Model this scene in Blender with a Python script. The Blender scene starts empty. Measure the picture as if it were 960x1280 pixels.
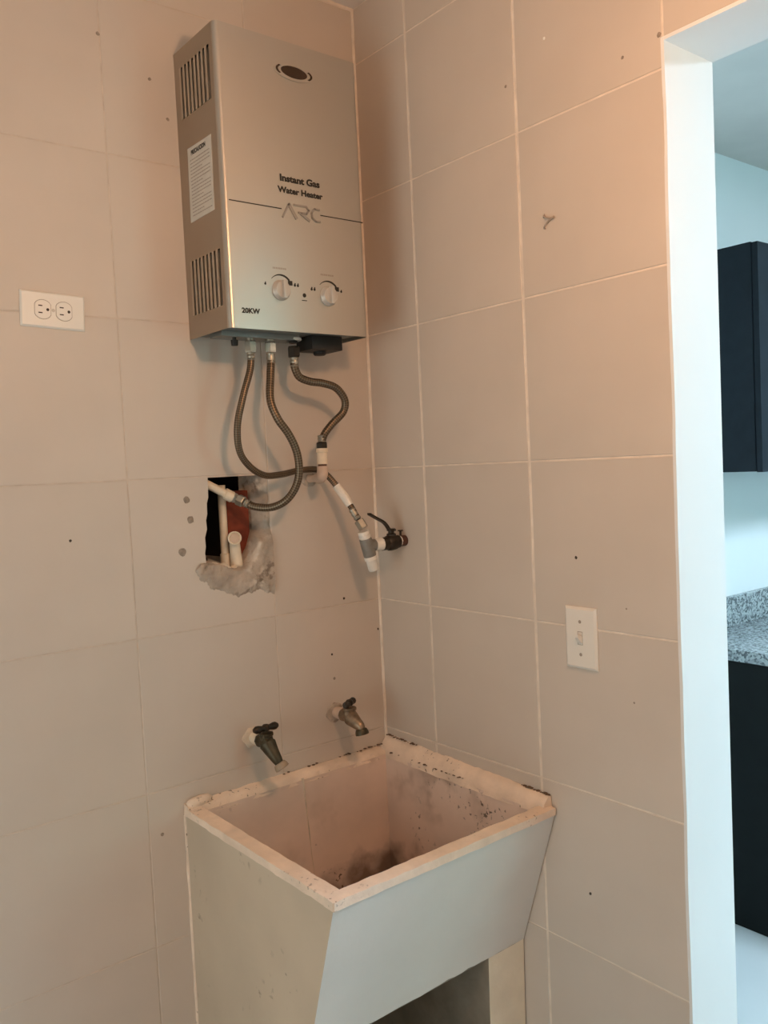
import bpy, bmesh, math, random
from mathutils import Vector, Matrix, noise
random.seed(7)
C = bpy.context.scene.collection
V = Vector

# ------------------------------------------------------------------ camera
cd = bpy.data.cameras.new('camera'); cam = bpy.data.objects.new('camera', cd); C.objects.link(cam)
cr = V((0.7805194, -0.6233553, -0.0470916)); cu = V((0.0700840, 0.0124002, 0.9974640)); cf = V((0.6211905, 0.7818404, -0.0533658))
cam.matrix_world = Matrix(((cr.x, cu.x, -cf.x, -1.25953), (cr.y, cu.y, -cf.y, -1.61675), (cr.z, cu.z, -cf.z, 1.55), (0, 0, 0, 1)))
cd.sensor_width = 36; cd.lens = 36*1080.65/1280; cd.clip_start = 0.02
bpy.context.scene.camera = cam
# ------------------------------------------------------------------ world, exposure
w = bpy.data.worlds.new('world'); bpy.context.scene.world = w; w.use_nodes = True
w.node_tree.nodes['Background'].inputs[0].default_value = (0.62, 0.83, 1.0, 1)
w.node_tree.nodes['Background'].inputs[1].default_value = 0.35
vs = bpy.context.scene.view_settings
vs.view_transform = 'Standard'; vs.look = 'None'; vs.gamma = 1; vs.exposure = 0.0; vs.use_curve_mapping = False
# window daylight portal (kitchen window in the wall at y = -3.6)
pl = bpy.data.lights.new('window_daylight', 'AREA'); pl.shape = 'RECTANGLE'; pl.size = 1.9; pl.size_y = 1.3
pl.energy = 24; pl.color = (0.50, 1.0, 0.90)
po = bpy.data.objects.new('window_daylight', pl); C.objects.link(po); po.location = (1.45, -3.66, 1.6); po.rotation_euler = (math.radians(90), 0, 0)
# laundry window daylight (window in the side wall at x = -2.6, behind and left of the camera)
pl2 = bpy.data.lights.new('side_daylight', 'AREA'); pl2.shape = 'RECTANGLE'; pl2.size = 1.2; pl2.size_y = 1.4
pl2.energy = 13; pl2.color = (0.94, 1.0, 0.90)
po2 = bpy.data.objects.new('side_daylight', pl2); C.objects.link(po2); po2.location = (-2.615, -1.0, 1.12); po2.rotation_euler = (math.radians(90), 0, math.radians(-90))
LAMP = V((-0.58, -1.20, 2.10)); LAMP_STRENGTH = 165.0; LAMP_COL = (1.0, 0.535, 0.28)
KLAMP = V((1.55, -1.9, 2.575)); KLAMP_STRENGTH = 73.0; KLAMP_COL = (0.655, 0.83, 1.0)
CEIL = 2.60

# ------------------------------------------------------------------ materials
def mat(name, col, rough=0.6, metal=0.0, var=0.0, scale=8.0, bump=0.0, bscale=60.0, emit=None, estr=0.0, objvar=0.0, spec=0.5):
    m = bpy.data.materials.new(name); m.use_nodes = True
    nt = m.node_tree; b = nt.nodes['Principled BSDF']
    b.inputs['Base Color'].default_value = (*col, 1); b.inputs['Roughness'].default_value = rough; b.inputs['Metallic'].default_value = metal
    b.inputs['Specular IOR Level'].default_value = spec
    co = nt.nodes.new('ShaderNodeTexCoord')
    src = None
    if var:
        n = nt.nodes.new('ShaderNodeTexNoise'); n.inputs['Scale'].default_value = scale; n.inputs['Detail'].default_value = 6
        nt.links.new(co.outputs['Object'], n.inputs['Vector'])
        r = nt.nodes.new('ShaderNodeMapRange'); r.inputs['From Min'].default_value = 0.3; r.inputs['From Max'].default_value = 0.7
        r.inputs['To Min'].default_value = 1-var; r.inputs['To Max'].default_value = 1+var
        nt.links.new(n.outputs['Fac'], r.inputs['Value']); src = r.outputs['Result']
    if objvar:
        oi = nt.nodes.new('ShaderNodeObjectInfo'); r2 = nt.nodes.new('ShaderNodeMapRange')
        r2.inputs['To Min'].default_value = 1-objvar; r2.inputs['To Max'].default_value = 1+objvar
        nt.links.new(oi.outputs['Random'], r2.inputs['Value'])
        if src:
            mu = nt.nodes.new('ShaderNodeMath'); mu.operation = 'MULTIPLY'
            nt.links.new(src, mu.inputs[0]); nt.links.new(r2.outputs['Result'], mu.inputs[1]); src = mu.outputs[0]
        else: src = r2.outputs['Result']
    if src:
        mx = nt.nodes.new('ShaderNodeVectorMath'); mx.operation = 'SCALE'; mx.inputs[0].default_value = col
        nt.links.new(src, mx.inputs['Scale']); nt.links.new(mx.outputs[0], b.inputs['Base Color'])
    if bump:
        n2 = nt.nodes.new('ShaderNodeTexNoise'); n2.inputs['Scale'].default_value = bscale; n2.inputs['Detail'].default_value = 5
        nt.links.new(co.outputs['Object'], n2.inputs['Vector'])
        bp = nt.nodes.new('ShaderNodeBump'); bp.inputs['Strength'].default_value = bump; bp.inputs['Distance'].default_value = 0.004
        nt.links.new(n2.outputs['Fac'], bp.inputs['Height']); nt.links.new(bp.outputs[0], b.inputs['Normal'])
    if emit:
        b.inputs['Emission Color'].default_value = (*emit, 1); b.inputs['Emission Strength'].default_value = estr
    return m

def add_specks(m, dark, scale, lo, hi, amount=1.0, seed=0.0, mask_scale=6.0, mask=(0.45, 0.6)):
    """small dirt specks and blotches with a shape of their own, clustered by a second noise"""
    nt = m.node_tree; b = nt.nodes['Principled BSDF']; co = nt.nodes.new('ShaderNodeTexCoord')
    mp = nt.nodes.new('ShaderNodeMapping'); mp.inputs['Location'].default_value = (seed, seed*0.7, seed*1.3)
    nt.links.new(co.outputs['Object'], mp.inputs['Vector'])
    n = nt.nodes.new('ShaderNodeTexNoise'); n.inputs['Scale'].default_value = scale; n.inputs['Detail'].default_value = 3
    nt.links.new(mp.outputs[0], n.inputs['Vector'])
    r = nt.nodes.new('ShaderNodeMapRange'); r.inputs['From Min'].default_value = lo; r.inputs['From Max'].default_value = hi
    nt.links.new(n.outputs['Fac'], r.inputs['Value'])
    k = nt.nodes.new('ShaderNodeTexNoise'); k.inputs['Scale'].default_value = mask_scale; k.inputs['Detail'].default_value = 2
    nt.links.new(mp.outputs[0], k.inputs['Vector'])
    r2 = nt.nodes.new('ShaderNodeMapRange'); r2.inputs['From Min'].default_value = mask[0]; r2.inputs['From Max'].default_value = mask[1]
    nt.links.new(k.outputs['Fac'], r2.inputs['Value'])
    mu = nt.nodes.new('ShaderNodeMath'); mu.operation = 'MULTIPLY'; nt.links.new(r.outputs[0], mu.inputs[0]); nt.links.new(r2.outputs[0], mu.inputs[1])
    m2 = nt.nodes.new('ShaderNodeMath'); m2.operation = 'MULTIPLY'; m2.inputs[1].default_value = amount; nt.links.new(mu.outputs[0], m2.inputs[0])
    mx = nt.nodes.new('ShaderNodeMix'); mx.data_type = 'RGBA'
    li = b.inputs['Base Color'].links
    if li: nt.links.new(li[0].from_socket, mx.inputs[6])
    else: mx.inputs[6].default_value = b.inputs['Base Color'].default_value
    mx.inputs[7].default_value = (*dark, 1)
    nt.links.new(m2.outputs[0], mx.inputs[0]); nt.links.new(mx.outputs[2], b.inputs['Base Color'])
    return m

M = {}
M['tile'] = mat('beige_ceramic_tile', (0.62, 0.545, 0.475), 0.45, var=0.035, scale=5, bump=0.04, bscale=14, objvar=0.015, spec=0.35)
M['grout_left'] = mat('beige_grout', (0.62, 0.53, 0.45), 0.9, var=0.15, scale=30)
M['grout_right'] = mat('cream_grout', (0.80, 0.70, 0.60), 0.9, var=0.12, scale=30)
M['ceiling'] = mat('ceiling_paint', (0.74, 0.70, 0.66), 0.9, var=0.03)
M['paint'] = mat('white_wall_paint', (0.80, 0.81, 0.81), 0.7, var=0.02, scale=4)
M['kpaint'] = mat('kitchen_wall_paint', (0.78, 0.82, 0.83), 0.8, var=0.015, scale=3)
M['backpaint'] = mat('beige_wall_paint', (0.74, 0.68, 0.62), 0.8)
M['floor'] = mat('pale_floor_tile', (0.62, 0.66, 0.67), 0.3, var=0.04, scale=2)
M['dark_wood'] = mat('dark_navy_laminate', (0.009, 0.015, 0.022), 0.5, var=0.15, scale=20, spec=0.22)
M['black_wood'] = mat('black_laminate', (0.004, 0.006, 0.006), 0.55, var=0.15, scale=20, spec=0.16)
def granite():
    m = mat('speckled_granite', (0.33, 0.36, 0.36), 0.25)
    nt = m.node_tree; b = nt.nodes['Principled BSDF']; co = nt.nodes.new('ShaderNodeTexCoord')
    v = nt.nodes.new('ShaderNodeTexVoronoi'); v.inputs['Scale'].default_value = 150
    nt.links.new(co.outputs['Object'], v.inputs['Vector'])
    cr_ = nt.nodes.new('ShaderNodeValToRGB'); e = cr_.color_ramp.elements
    e[0].position = 0.15; e[0].color = (0.10, 0.12, 0.13, 1); e[1].position = 0.75; e[1].color = (0.40, 0.45, 0.46, 1)
    x = e.new(0.42); x.color = (0.25, 0.285, 0.30, 1)
    sp = nt.nodes.new('ShaderNodeSeparateColor'); nt.links.new(v.outputs['Color'], sp.inputs[0])
    nt.links.new(sp.outputs[0], cr_.inputs[0]); nt.links.new(cr_.outputs[0], b.inputs['Base Color'])
    return m
M['granite'] = granite()
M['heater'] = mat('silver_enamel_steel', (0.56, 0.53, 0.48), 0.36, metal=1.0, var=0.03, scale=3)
M['heater_shaded'] = mat('shaded_side_steel', (0.42, 0.385, 0.335), 0.36, metal=1.0, var=0.03, scale=3)  # darker copy of the front steel, shade of the left side in its colour
M['heater_dark'] = mat('grey_galvanised_steel', (0.25, 0.26, 0.25), 0.5, metal=0.6, var=0.1)
M['black'] = mat('matt_black', (0.012, 0.011, 0.010), 0.55)
M['ink'] = mat('black_print', (0.02, 0.016, 0.012), 0.6)
M['greyink'] = mat('grey_print', (0.36, 0.30, 0.25), 0.6)
M['emblem'] = mat('grey_metal_emblem', (0.36, 0.33, 0.30), 0.35, metal=0.6)
M['brown_glass'] = mat('dark_brown_window', (0.035, 0.018, 0.008), 0.25)
M['chrome'] = mat('bright_metal', (0.75, 0.72, 0.66), 0.25, metal=0.9)
M['brass'] = mat('dull_nickel', (0.42, 0.39, 0.33), 0.38, metal=0.85, var=0.15, scale=40)
M['label'] = mat('paper_label', (0.62, 0.57, 0.50), 0.7, var=0.05, scale=40)
M['knob'] = mat('grey_knob_plastic', (0.52, 0.49, 0.45), 0.35, metal=0.3)
M['plastic'] = mat('cream_white_plastic', (0.80, 0.76, 0.70), 0.35)
M['slot'] = mat('slot_dark', (0.04, 0.025, 0.018), 0.7)
M['pvc'] = mat('cream_pvc', (0.80, 0.68, 0.53), 0.4, var=0.08, scale=40)
M['pvc_pink'] = mat('stained_pinkish_pvc', (0.62, 0.46, 0.36), 0.5, var=0.15, scale=40)
M['pvc_white'] = mat('white_pvc', (0.82, 0.79, 0.73), 0.4, var=0.06, scale=60)
M['pvc_grey'] = mat('grey_pvc', (0.22, 0.21, 0.19), 0.4, var=0.15, scale=60)
M['tag'] = mat('white_tape', (0.84, 0.79, 0.71), 0.6, var=0.06, scale=80)
M['dark_valve'] = mat('blackened_metal', (0.035, 0.026, 0.018), 0.42, metal=0.5, var=0.3, scale=60)
M['old_bronze'] = mat('dark_bronze', (0.075, 0.062, 0.038), 0.45, metal=0.6, var=0.3, scale=60)
M['rusty'] = mat('rusty_steel', (0.10, 0.042, 0.026), 0.6, metal=0.3, var=0.3, scale=80)
M['cement'] = mat('grey_cement', (0.45, 0.375, 0.31), 0.95, var=0.22, scale=25, bump=0.8, bscale=90)
add_specks(M['cement'], (0.72, 0.64, 0.55), 30, 0.5, 0.6, 0.7, 3.0, 14, (0.5, 0.6))
add_specks(M['cement'], (0.20, 0.15, 0.115), 60, 0.55, 0.66, 0.8, 8.0, 16, (0.48, 0.6))
M['mortar'] = mat('pale_mortar', (0.72, 0.62, 0.50), 0.95, var=0.15, scale=40, bump=0.6, bscale=120)
M['brick'] = mat('red_clay', (0.22, 0.042, 0.018), 0.9, var=0.35, scale=30, bump=0.4)
M['cement_shade'] = mat('shaded_under_cement', (0.27, 0.23, 0.18), 0.95, var=0.2, scale=14, bump=0.4)  # cement darkened to paint in the shade under the basin
M['old_brass'] = mat('tarnished_brass', (0.26, 0.19, 0.13), 0.4, metal=0.7, var=0.35, scale=70)
M['tan_nozzle'] = mat('tan_stained_nozzle', (0.36, 0.27, 0.19), 0.5, var=0.2, scale=60)
M['grime'] = mat('brown_grime', (0.15, 0.095, 0.06), 0.9, var=0.3, scale=60)
M['hollow_shade'] = mat('painted_shade_hollow', (0.020, 0.010, 0.008), 0.95, var=0.3, scale=40)  # near-black colour paints the shade inside the wall hole
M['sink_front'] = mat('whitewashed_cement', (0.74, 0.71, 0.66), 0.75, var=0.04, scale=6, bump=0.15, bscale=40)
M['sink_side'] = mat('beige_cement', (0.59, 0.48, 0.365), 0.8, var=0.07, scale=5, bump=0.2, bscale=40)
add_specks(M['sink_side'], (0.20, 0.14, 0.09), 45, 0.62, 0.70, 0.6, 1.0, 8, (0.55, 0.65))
M['sink_rim'] = mat('cream_worn_cement', (0.84, 0.68, 0.55), 0.85, var=0.12, scale=18, bump=0.5, bscale=80)
add_specks(M['sink_rim'], (0.16, 0.10, 0.06), 110, 0.62, 0.68, 0.85, 2.0, 7, (0.53, 0.62))
M['sink_in'] = mat('pinkish_basin_lining', (0.78, 0.63, 0.54), 0.7, var=0.10, scale=7, bump=0.2, bscale=40)
add_specks(M['sink_in'], (0.22, 0.13, 0.08), 14, 0.52, 0.70, 0.6, 9.0, 4, (0.42, 0.62))
add_specks(M['sink_in'], (0.07, 0.045, 0.03), 95, 0.62, 0.68, 0.85, 5.0, 6, (0.53, 0.63))
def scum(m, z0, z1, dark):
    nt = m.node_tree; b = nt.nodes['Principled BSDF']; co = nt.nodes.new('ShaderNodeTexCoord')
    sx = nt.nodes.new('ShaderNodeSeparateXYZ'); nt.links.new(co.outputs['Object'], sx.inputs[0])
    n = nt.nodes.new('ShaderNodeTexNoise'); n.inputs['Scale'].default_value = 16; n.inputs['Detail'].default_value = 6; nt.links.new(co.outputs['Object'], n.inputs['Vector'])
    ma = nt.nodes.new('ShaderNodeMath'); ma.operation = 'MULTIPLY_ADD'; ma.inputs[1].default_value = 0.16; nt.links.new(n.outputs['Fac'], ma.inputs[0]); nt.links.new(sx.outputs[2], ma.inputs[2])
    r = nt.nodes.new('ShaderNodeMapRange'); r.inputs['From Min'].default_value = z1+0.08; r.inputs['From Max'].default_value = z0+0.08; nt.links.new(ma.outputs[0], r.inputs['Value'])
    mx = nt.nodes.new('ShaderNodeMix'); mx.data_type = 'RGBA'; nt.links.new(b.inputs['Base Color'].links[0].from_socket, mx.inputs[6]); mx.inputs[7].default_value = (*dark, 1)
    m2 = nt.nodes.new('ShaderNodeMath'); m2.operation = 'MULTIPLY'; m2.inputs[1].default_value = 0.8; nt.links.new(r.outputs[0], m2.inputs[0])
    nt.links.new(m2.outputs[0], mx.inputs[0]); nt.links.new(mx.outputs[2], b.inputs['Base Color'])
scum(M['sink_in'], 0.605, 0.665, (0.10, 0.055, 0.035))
M['pier'] = mat('cream_pier_plaster', (0.82, 0.73, 0.58), 0.85, var=0.08, scale=12, bump=0.3)
M['speck'] = mat('dark_speck', (0.05, 0.035, 0.025), 0.8)
M['plugfill'] = mat('grey_filler', (0.30, 0.245, 0.20), 0.9, var=0.25, scale=120)
M['bulb'] = mat('lit_bulb', (1, 1, 1), 0.5, emit=LAMP_COL, estr=LAMP_STRENGTH)
M['panel'] = mat('lit_panel', (1, 1, 1), 0.5, emit=KLAMP_COL, estr=KLAMP_STRENGTH)
def braid():
    m = mat('braided_steel', (0.30, 0.235, 0.17), 0.36, metal=0.7)
    nt = m.node_tree; b = nt.nodes['Principled BSDF']; co = nt.nodes.new('ShaderNodeTexCoord')
    mp = nt.nodes.new('ShaderNodeMapping'); mp.inputs['Rotation'].default_value = (0, 0, 0.785); mp.inputs['Scale'].default_value = (1, 1, 1)
    nt.links.new(co.outputs['UV'], mp.inputs['Vector'])
    ck = nt.nodes.new('ShaderNodeTexChecker'); ck.inputs['Scale'].default_value = 14
    ck.inputs[1].default_value = (0.21, 0.155, 0.105, 1); ck.inputs[2].default_value = (0.09, 0.066, 0.044, 1)
    nt.links.new(mp.outputs[0], ck.inputs['Vector']); nt.links.new(ck.outputs['Color'], b.inputs['Base Color'])
    bp = nt.nodes.new('ShaderNodeBump'); bp.inputs['Strength'].default_value = 0.5; bp.inputs['Distance'].default_value = 0.0008
    nt.links.new(ck.outputs['Fac'], bp.inputs['Height']); nt.links.new(bp.outputs[0], b.inputs['Normal'])
    return m
M['braid'] = braid()

# ------------------------------------------------------------------ object helpers
ROOT = {}
def origin_of(o):
    while o.parent: o = o.parent
    return o.location
def obj(name, bm, m, parent=None, loc=None, smooth=True, label=None, recalc=True, angle=35):
    """bm holds WORLD coordinates; the object gets its own origin"""
    if recalc: bmesh.ops.recalc_face_normals(bm, faces=bm.faces[:])
    off = origin_of(parent) if parent else V(loc or (0, 0, 0))
    for v in bm.verts: v.co -= off
    me = bpy.data.meshes.new(name); bm.to_mesh(me); bm.free()
    for k in (m if isinstance(m, (list, tuple)) else [m]): me.materials.append(k)
    if smooth: me.shade_smooth(); me.set_sharp_from_angle(angle=math.radians(angle))
    o = bpy.data.objects.new(name, me); C.objects.link(o)
    if parent: o.parent = parent
    else: o.location = off
    if label: o['label'] = label
    return o
def tag(o, label, cat, group=None):
    o['label'] = label; o['category'] = cat
    if group: o['group'] = group
    return o
def thing(name, loc, label, cat, group=None):
    o = bpy.data.objects.new(name, None); o.empty_display_size = 0.05; C.objects.link(o); o.location = loc
    return tag(o, label, cat, group)
def struct(name, bm, m, **k):
    o = obj(name, bm, m, **k); o['kind'] = 'structure'; return o
def stuff(o): o['kind'] = 'stuff'; return o
def B(): return bmesh.new()
def hexa(bm, p, mi=0):
    v = [bm.verts.new(q) for q in p]; fs = []
    for f in ((0, 3, 2, 1), (4, 5, 6, 7), (0, 1, 5, 4), (1, 2, 6, 5), (2, 3, 7, 6), (3, 0, 4, 7)):
        f_ = bm.faces.new([v[i] for i in f]); f_.material_index = mi; fs.append(f_)
    return v
def box(bm, a, b, bevel=0.0, mi=0):
    x0, x1 = sorted((a[0], b[0])); y0, y1 = sorted((a[1], b[1])); z0, z1 = sorted((a[2], b[2]))
    t = bmesh.new() if bevel else bm
    v = hexa(t, [(x0, y0, z0), (x1, y0, z0), (x1, y1, z0), (x0, y1, z0), (x0, y0, z1), (x1, y0, z1), (x1, y1, z1), (x0, y1, z1)], mi)
    if bevel:
        bmesh.ops.bevel(t, geom=t.edges[:], offset=bevel, segments=2, profile=0.7, affect='EDGES')
        me = bpy.data.meshes.new('tmp'); t.to_mesh(me); t.free(); bm.from_mesh(me); bpy.data.meshes.remove(me)
    return bm
def basis(d):
    d = V(d).normalized(); h = V((0, 0, 1)) if abs(d.z) < 0.9 else V((0, 1, 0))
    a = h.cross(d).normalized(); return a, d.cross(a).normalized(), d
def lathe(bm, p, d, prof, n=16, cap=True, phase=0.0):
    p = V(p); a, b, d = basis(d); rings = []
    for t, r in prof:
        rings.append([bm.verts.new(p+d*t+(a*math.cos(2*math.pi*i/n+phase)+b*math.sin(2*math.pi*i/n+phase))*r) for i in range(n)])
    for k in range(len(rings)-1):
        for i in range(n): bm.faces.new((rings[k][i], rings[k][(i+1) % n], rings[k+1][(i+1) % n], rings[k+1][i]))
    if cap: bm.faces.new(rings[0][::-1]); bm.faces.new(rings[-1])
    return bm
def smooth_path(pts, k=6):
    P = [V(p) for p in pts]; P = [P[0]*2-P[1]]+P+[P[-1]*2-P[-2]]; out = []
    for i in range(1, len(P)-2):
        for j in range(k):
            t = j/k; a, b, c, d = P[i-1:i+3]
            out.append(0.5*((2*b)+(c-a)*t+(2*a-5*b+4*c-d)*t*t+(-a+3*b-3*c+d)*t**3))
    out.append(P[-2]); return out
def tube(bm, pts, r, n=12, cap=True, rfun=None):
    L = len(pts); T = [(pts[min(i+1, L-1)]-pts[max(i-1, 0)]).normalized() for i in range(L)]
    a, _, _ = basis(T[0]); rings = []; s = 0.0; S = []
    for i in range(L):
        a = (a-T[i]*a.dot(T[i])).normalized(); b = T[i].cross(a)
        if i: s += (pts[i]-pts[i-1]).length
        S.append(s); rr = r if not rfun else rfun(i/(L-1))
        rings.append([bm.verts.new(pts[i]+(a*math.cos(2*math.pi*j/n)+b*math.sin(2*math.pi*j/n))*rr) for j in range(n)])
    uv = bm.loops.layers.uv.verify()
    for i in range(L-1):
        for j in range(n):
            f = bm.faces.new((rings[i][j], rings[i][(j+1) % n], rings[i+1][(j+1) % n], rings[i+1][j]))
            for lp, (u, q) in zip(f.loops, ((j, i), (j+1, i), (j+1, i+1), (j, i+1))): lp[uv].uv = (u/n, S[q]/(2*math.pi*r))
    if cap: bm.faces.new(rings[0][::-1]); bm.faces.new(rings[-1])
    return bm
def prism(bm, poly, axis, a, b):
    """closed polygon (two coordinates) extruded between a and b along the axis"""
    def P(q, t):
        return {'x': (t, q[0], q[1]), 'y': (q[0], t, q[1]), 'z': (q[0], q[1], t)}[axis]
    v0 = [bm.verts.new(P(q, a)) for q in poly]; v1 = [bm.verts.new(P(q, b)) for q in poly]; n = len(poly)
    bm.faces.new(v0); bm.faces.new(v1[::-1])
    for i in range(n): bm.faces.new((v0[i], v0[(i+1) % n], v1[(i+1) % n], v1[i]))
    return bm
def strip(bm, pts, u, width, w_, depth):
    """flat raised stroke along a polyline in a wall plane: u = plane normal, depth = raise"""
    u = V(u)
    for p, q in zip(pts[:-1], pts[1:]):
        p, q = V(p), V(q); t = (q-p).normalized(); s = u.cross(t).normalized()*(width/2); e = t*(width*0.3)
        c = [p-e-s, q+e-s, q+e+s, p-e+s]
        hexa(bm, c+[x+u*depth for x in c])
def rough(bm, amp, freq=25.0, seed=0):
    for v in bm.verts:
        v.co += noise.noise_vector(v.co*freq+V((seed, seed, seed)))*amp
def ribbed(bm, cross, n, seed, amp):
    """sweep of n+1 cross sections given by cross(t) -> list of points, jittered"""
    rings = []
    for i in range(n+1):
        rings.append([bm.verts.new(V(p)+noise.noise_vector(V(p)*45+V((seed,)*3))*amp) for p in cross(i/n)])
    k = len(rings[0])
    for i in range(n):
        for j in range(k): bm.faces.new((rings[i][j], rings[i][(j+1) % k], rings[i+1][(j+1) % k], rings[i+1][j]))
    bm.faces.new(rings[0][::-1]); bm.faces.new(rings[-1])
    return bm
def lerp(a, b, t): return tuple(x+(y-x)*t for x, y in zip(a, b))

# ================================================================== ROOM SHELL
ZJ = [0.3053+0.31*k for k in range(-1, 8)]              # horizontal tile joints
ZJ = [0.0]+[z for z in ZJ if 0.02 < z < CEIL]+[CEIL]
# ---- left wall (y = 0): grout backing with the broken-out hole, tiles as parts
bm = B()
for x0, x1, z0, z1 in ((-2.6, -0.4505, 0, CEIL), (-0.2905, 0.0, 0, CEIL), (-0.4505, -0.2905, 0, 1.3), (-0.4505, -0.2905, 1.5425, CEIL)):
    box(bm, (x0, 0.0009, z0), (x1, 0.30, z1))
wl = struct('wall_left', bm, M['grout_left'])
tile_cache = {}
def tile_mesh(wd, ht, m):
    key = (round(wd, 4), round(ht, 4))
    if key not in tile_cache:
        b_ = B(); e = 0.0012; d = 0.004
        lo = [b_.verts.new(p) for p in ((0, d, 0), (wd, d, 0), (wd, d, ht), (0, d, ht))]
        mid = [b_.verts.new(p) for p in ((0, e, 0), (wd, e, 0), (wd, e, ht), (0, e, ht))]
        to = [b_.verts.new(p) for p in ((e, 0, e), (wd-e, 0, e), (wd-e, 0, ht-e), (e, 0, ht-e))]
        for A_, B_ in ((lo, mid), (mid, to)):
            for i in range(4): b_.faces.new((A_[i], A_[(i+1) % 4], B_[(i+1) % 4], B_[i]))
        b_.faces.new(to); b_.faces.new(lo[::-1])
        bmesh.ops.recalc_face_normals(b_, faces=b_.faces[:])
        me = bpy.data.meshes.new('tile'); b_.to_mesh(me); b_.free(); me.materials.append(m); tile_cache[key] = me
    return tile_cache[key]
def tile(parent, wd, ht, loc, rz):
    o = bpy.data.objects.new('tile', tile_mesh(wd, ht, M['tile'])); C.objects.link(o); o.parent = parent
    o.location = loc; o.rotation_euler = (random.uniform(-1, 1)*0.0012, random.uniform(-1, 1)*0.0004, rz+random.uniform(-1, 1)*0.0012)
    return o
XJ = [0.0, -0.2901, -0.6043, -0.9143, -1.2243, -1.5343, -1.8443, -2.1543, -2.4643, -2.6]
g = 0.0008
for i in range(len(XJ)-1):
    for k in range(len(ZJ)-1):
        x1, x0, z0, z1 = XJ[i]-g, XJ[i+1]+g, ZJ[k]+g, ZJ[k+1]-g
        if i == 0: x1 = -0.003
        if i == 1 and abs(ZJ[k]-1.2353) < 0.01: continue
        tile(wl, x1-x0, z1-z0, (x0, 0, z0), 0)
# the broken tile around the hole
hole = [(-0.6032, 1.2364), (-0.2912, 1.2364), (-0.2912, 1.292), (-0.305, 1.300), (-0.322, 1.311), (-0.345, 1.309), (-0.37, 1.302), (-0.392, 1.313), (-0.415, 1.318),
        (-0.435, 1.322), (-0.449, 1.340), (-0.447, 1.362), (-0.4490, 1.388), (-0.4465, 1.401), (-0.4470, 1.42), (-0.4415, 1.437), (-0.4425, 1.455), (-0.4390, 1.468),
        (-0.4385, 1.49), (-0.4345, 1.502), (-0.4335, 1.5442), (-0.6032, 1.5442)]
bm = B(); prism(bm, hole, 'y', 0.0, 0.010)
obj('tile', bm, M['tile'], wl, smooth=False, label='beige tile with a broken-out corner around the wall hole')

# ---- right wall (x = 0) with the doorway; wall is 0.14 thick
YE, YF, ZD = -0.802, -1.72, 2.212                        # doorway edge, far edge, soffit height
bm = B()
for y0, y1, z0, z1 in ((YE, 0.0014, 0, CEIL), (YF, YE, ZD, CEIL), (-3.0, YF, 0, CEIL)):
    box(bm, (0.0014, y0, z0), (0.138, y1, z1))
wr = struct('wall_right', bm, M['grout_right'])
YJ = [0.0, -0.1807, -0.4880, -0.8052]
gv, gh = 0.0028, 0.0014
for i in range(3):
    for k in range(len(ZJ)-1):
        y0, y1, z0, z1 = YJ[i]-gv, YJ[i+1]+gv, ZJ[k]+gh, ZJ[k+1]-gh
        if i == 0: y0 = -0.003
        tile(wr, y0-y1, z1-z0, (0, y0, z0), -math.pi/2)
for y0, y1 in ((-0.803, -1.1046), (-1.1046, -1.4146), (-1.4146, -1.72)):
    for z0, z1 in ((ZD, 2.4753), (2.4753, CEIL)):
        tile(wr, y0-y1-2*gv, z1-z0-2*gh, (0, y0-gv, z0+gh), -math.pi/2)
for y0, y1 in ((-1.7246, -2.0346), (-2.0346, -2.3446), (-2.3446, -2.6546), (-2.6546, -3.0)):
    for k in range(len(ZJ)-1): tile(wr, y0-y1-2*gv, ZJ[k+1]-ZJ[k]-2*gh, (0, y0-gv, ZJ[k]+gh), -math.pi/2)
# white painted jamb and soffit of the doorway
def wavy_panel(bm, n=40):
    for i in range(n):
        z0, z1 = ZD*i/n, ZD*(i+1)/n
        a0 = -0.0005+0.0022*noise.noise(V((0, 1.3, z0*9))); a1 = -0.0005+0.0022*noise.noise(V((0, 1.3, z1*9)))
        hexa(bm, [(a0, YE-0.005, z0), (0.141, YE-0.005, z0), (0.141, YE+0.001, z0), (a0, YE+0.001, z0), (a1, YE-0.005, z1), (0.141, YE-0.005, z1), (0.141, YE+0.001, z1), (a1, YE+0.001, z1)])
bm = B(); wavy_panel(bm); bmesh.ops.remove_doubles(bm, verts=bm.verts[:], dist=1e-5)
struct('trim_1', bm, M['paint'], label='white painted jamb of the doorway')
bm = B(); box(bm, (-0.001, YF, ZD-0.005), (0.141, YE, ZD+0.001)); struct('trim_2', bm, M['paint'], label='white painted soffit over the doorway')
bm = B(); box(bm, (-0.001, YF, 0), (0.141, YF+0.005, ZD-0.005)); struct('trim_3', bm, M['paint'])
# kitchen-side skin of the dividing wall
bm = B()
for y0, y1, z0, z1 in ((YE, 0.06, 0, CEIL), (YF, YE, ZD, CEIL), (-3.6, YF, 0, CEIL)): box(bm, (0.138, y0, z0), (0.1405, y1, z1))
struct('wall_divider', bm, M['kpaint'])
# corner grout bead and ceiling bead
bm = B(); tube(bm, [V((-0.001, -0.001, 0.9+1.70*i/40))+V((noise.noise(V((1, 0, i*0.7))), noise.noise(V((5, 0, i*0.7))), 0))*0.0007 for i in range(41)], 0.0042, 8)
struct('trim_4', bm, M['grout_right'], label='cream grout bead in the corner')
bm = B(); tube(bm, [V((-2.6+2.6*i/30, -0.001, CEIL-0.001)) for i in range(31)], 0.005, 8); struct('trim_5', bm, M['grout_right'])
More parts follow.
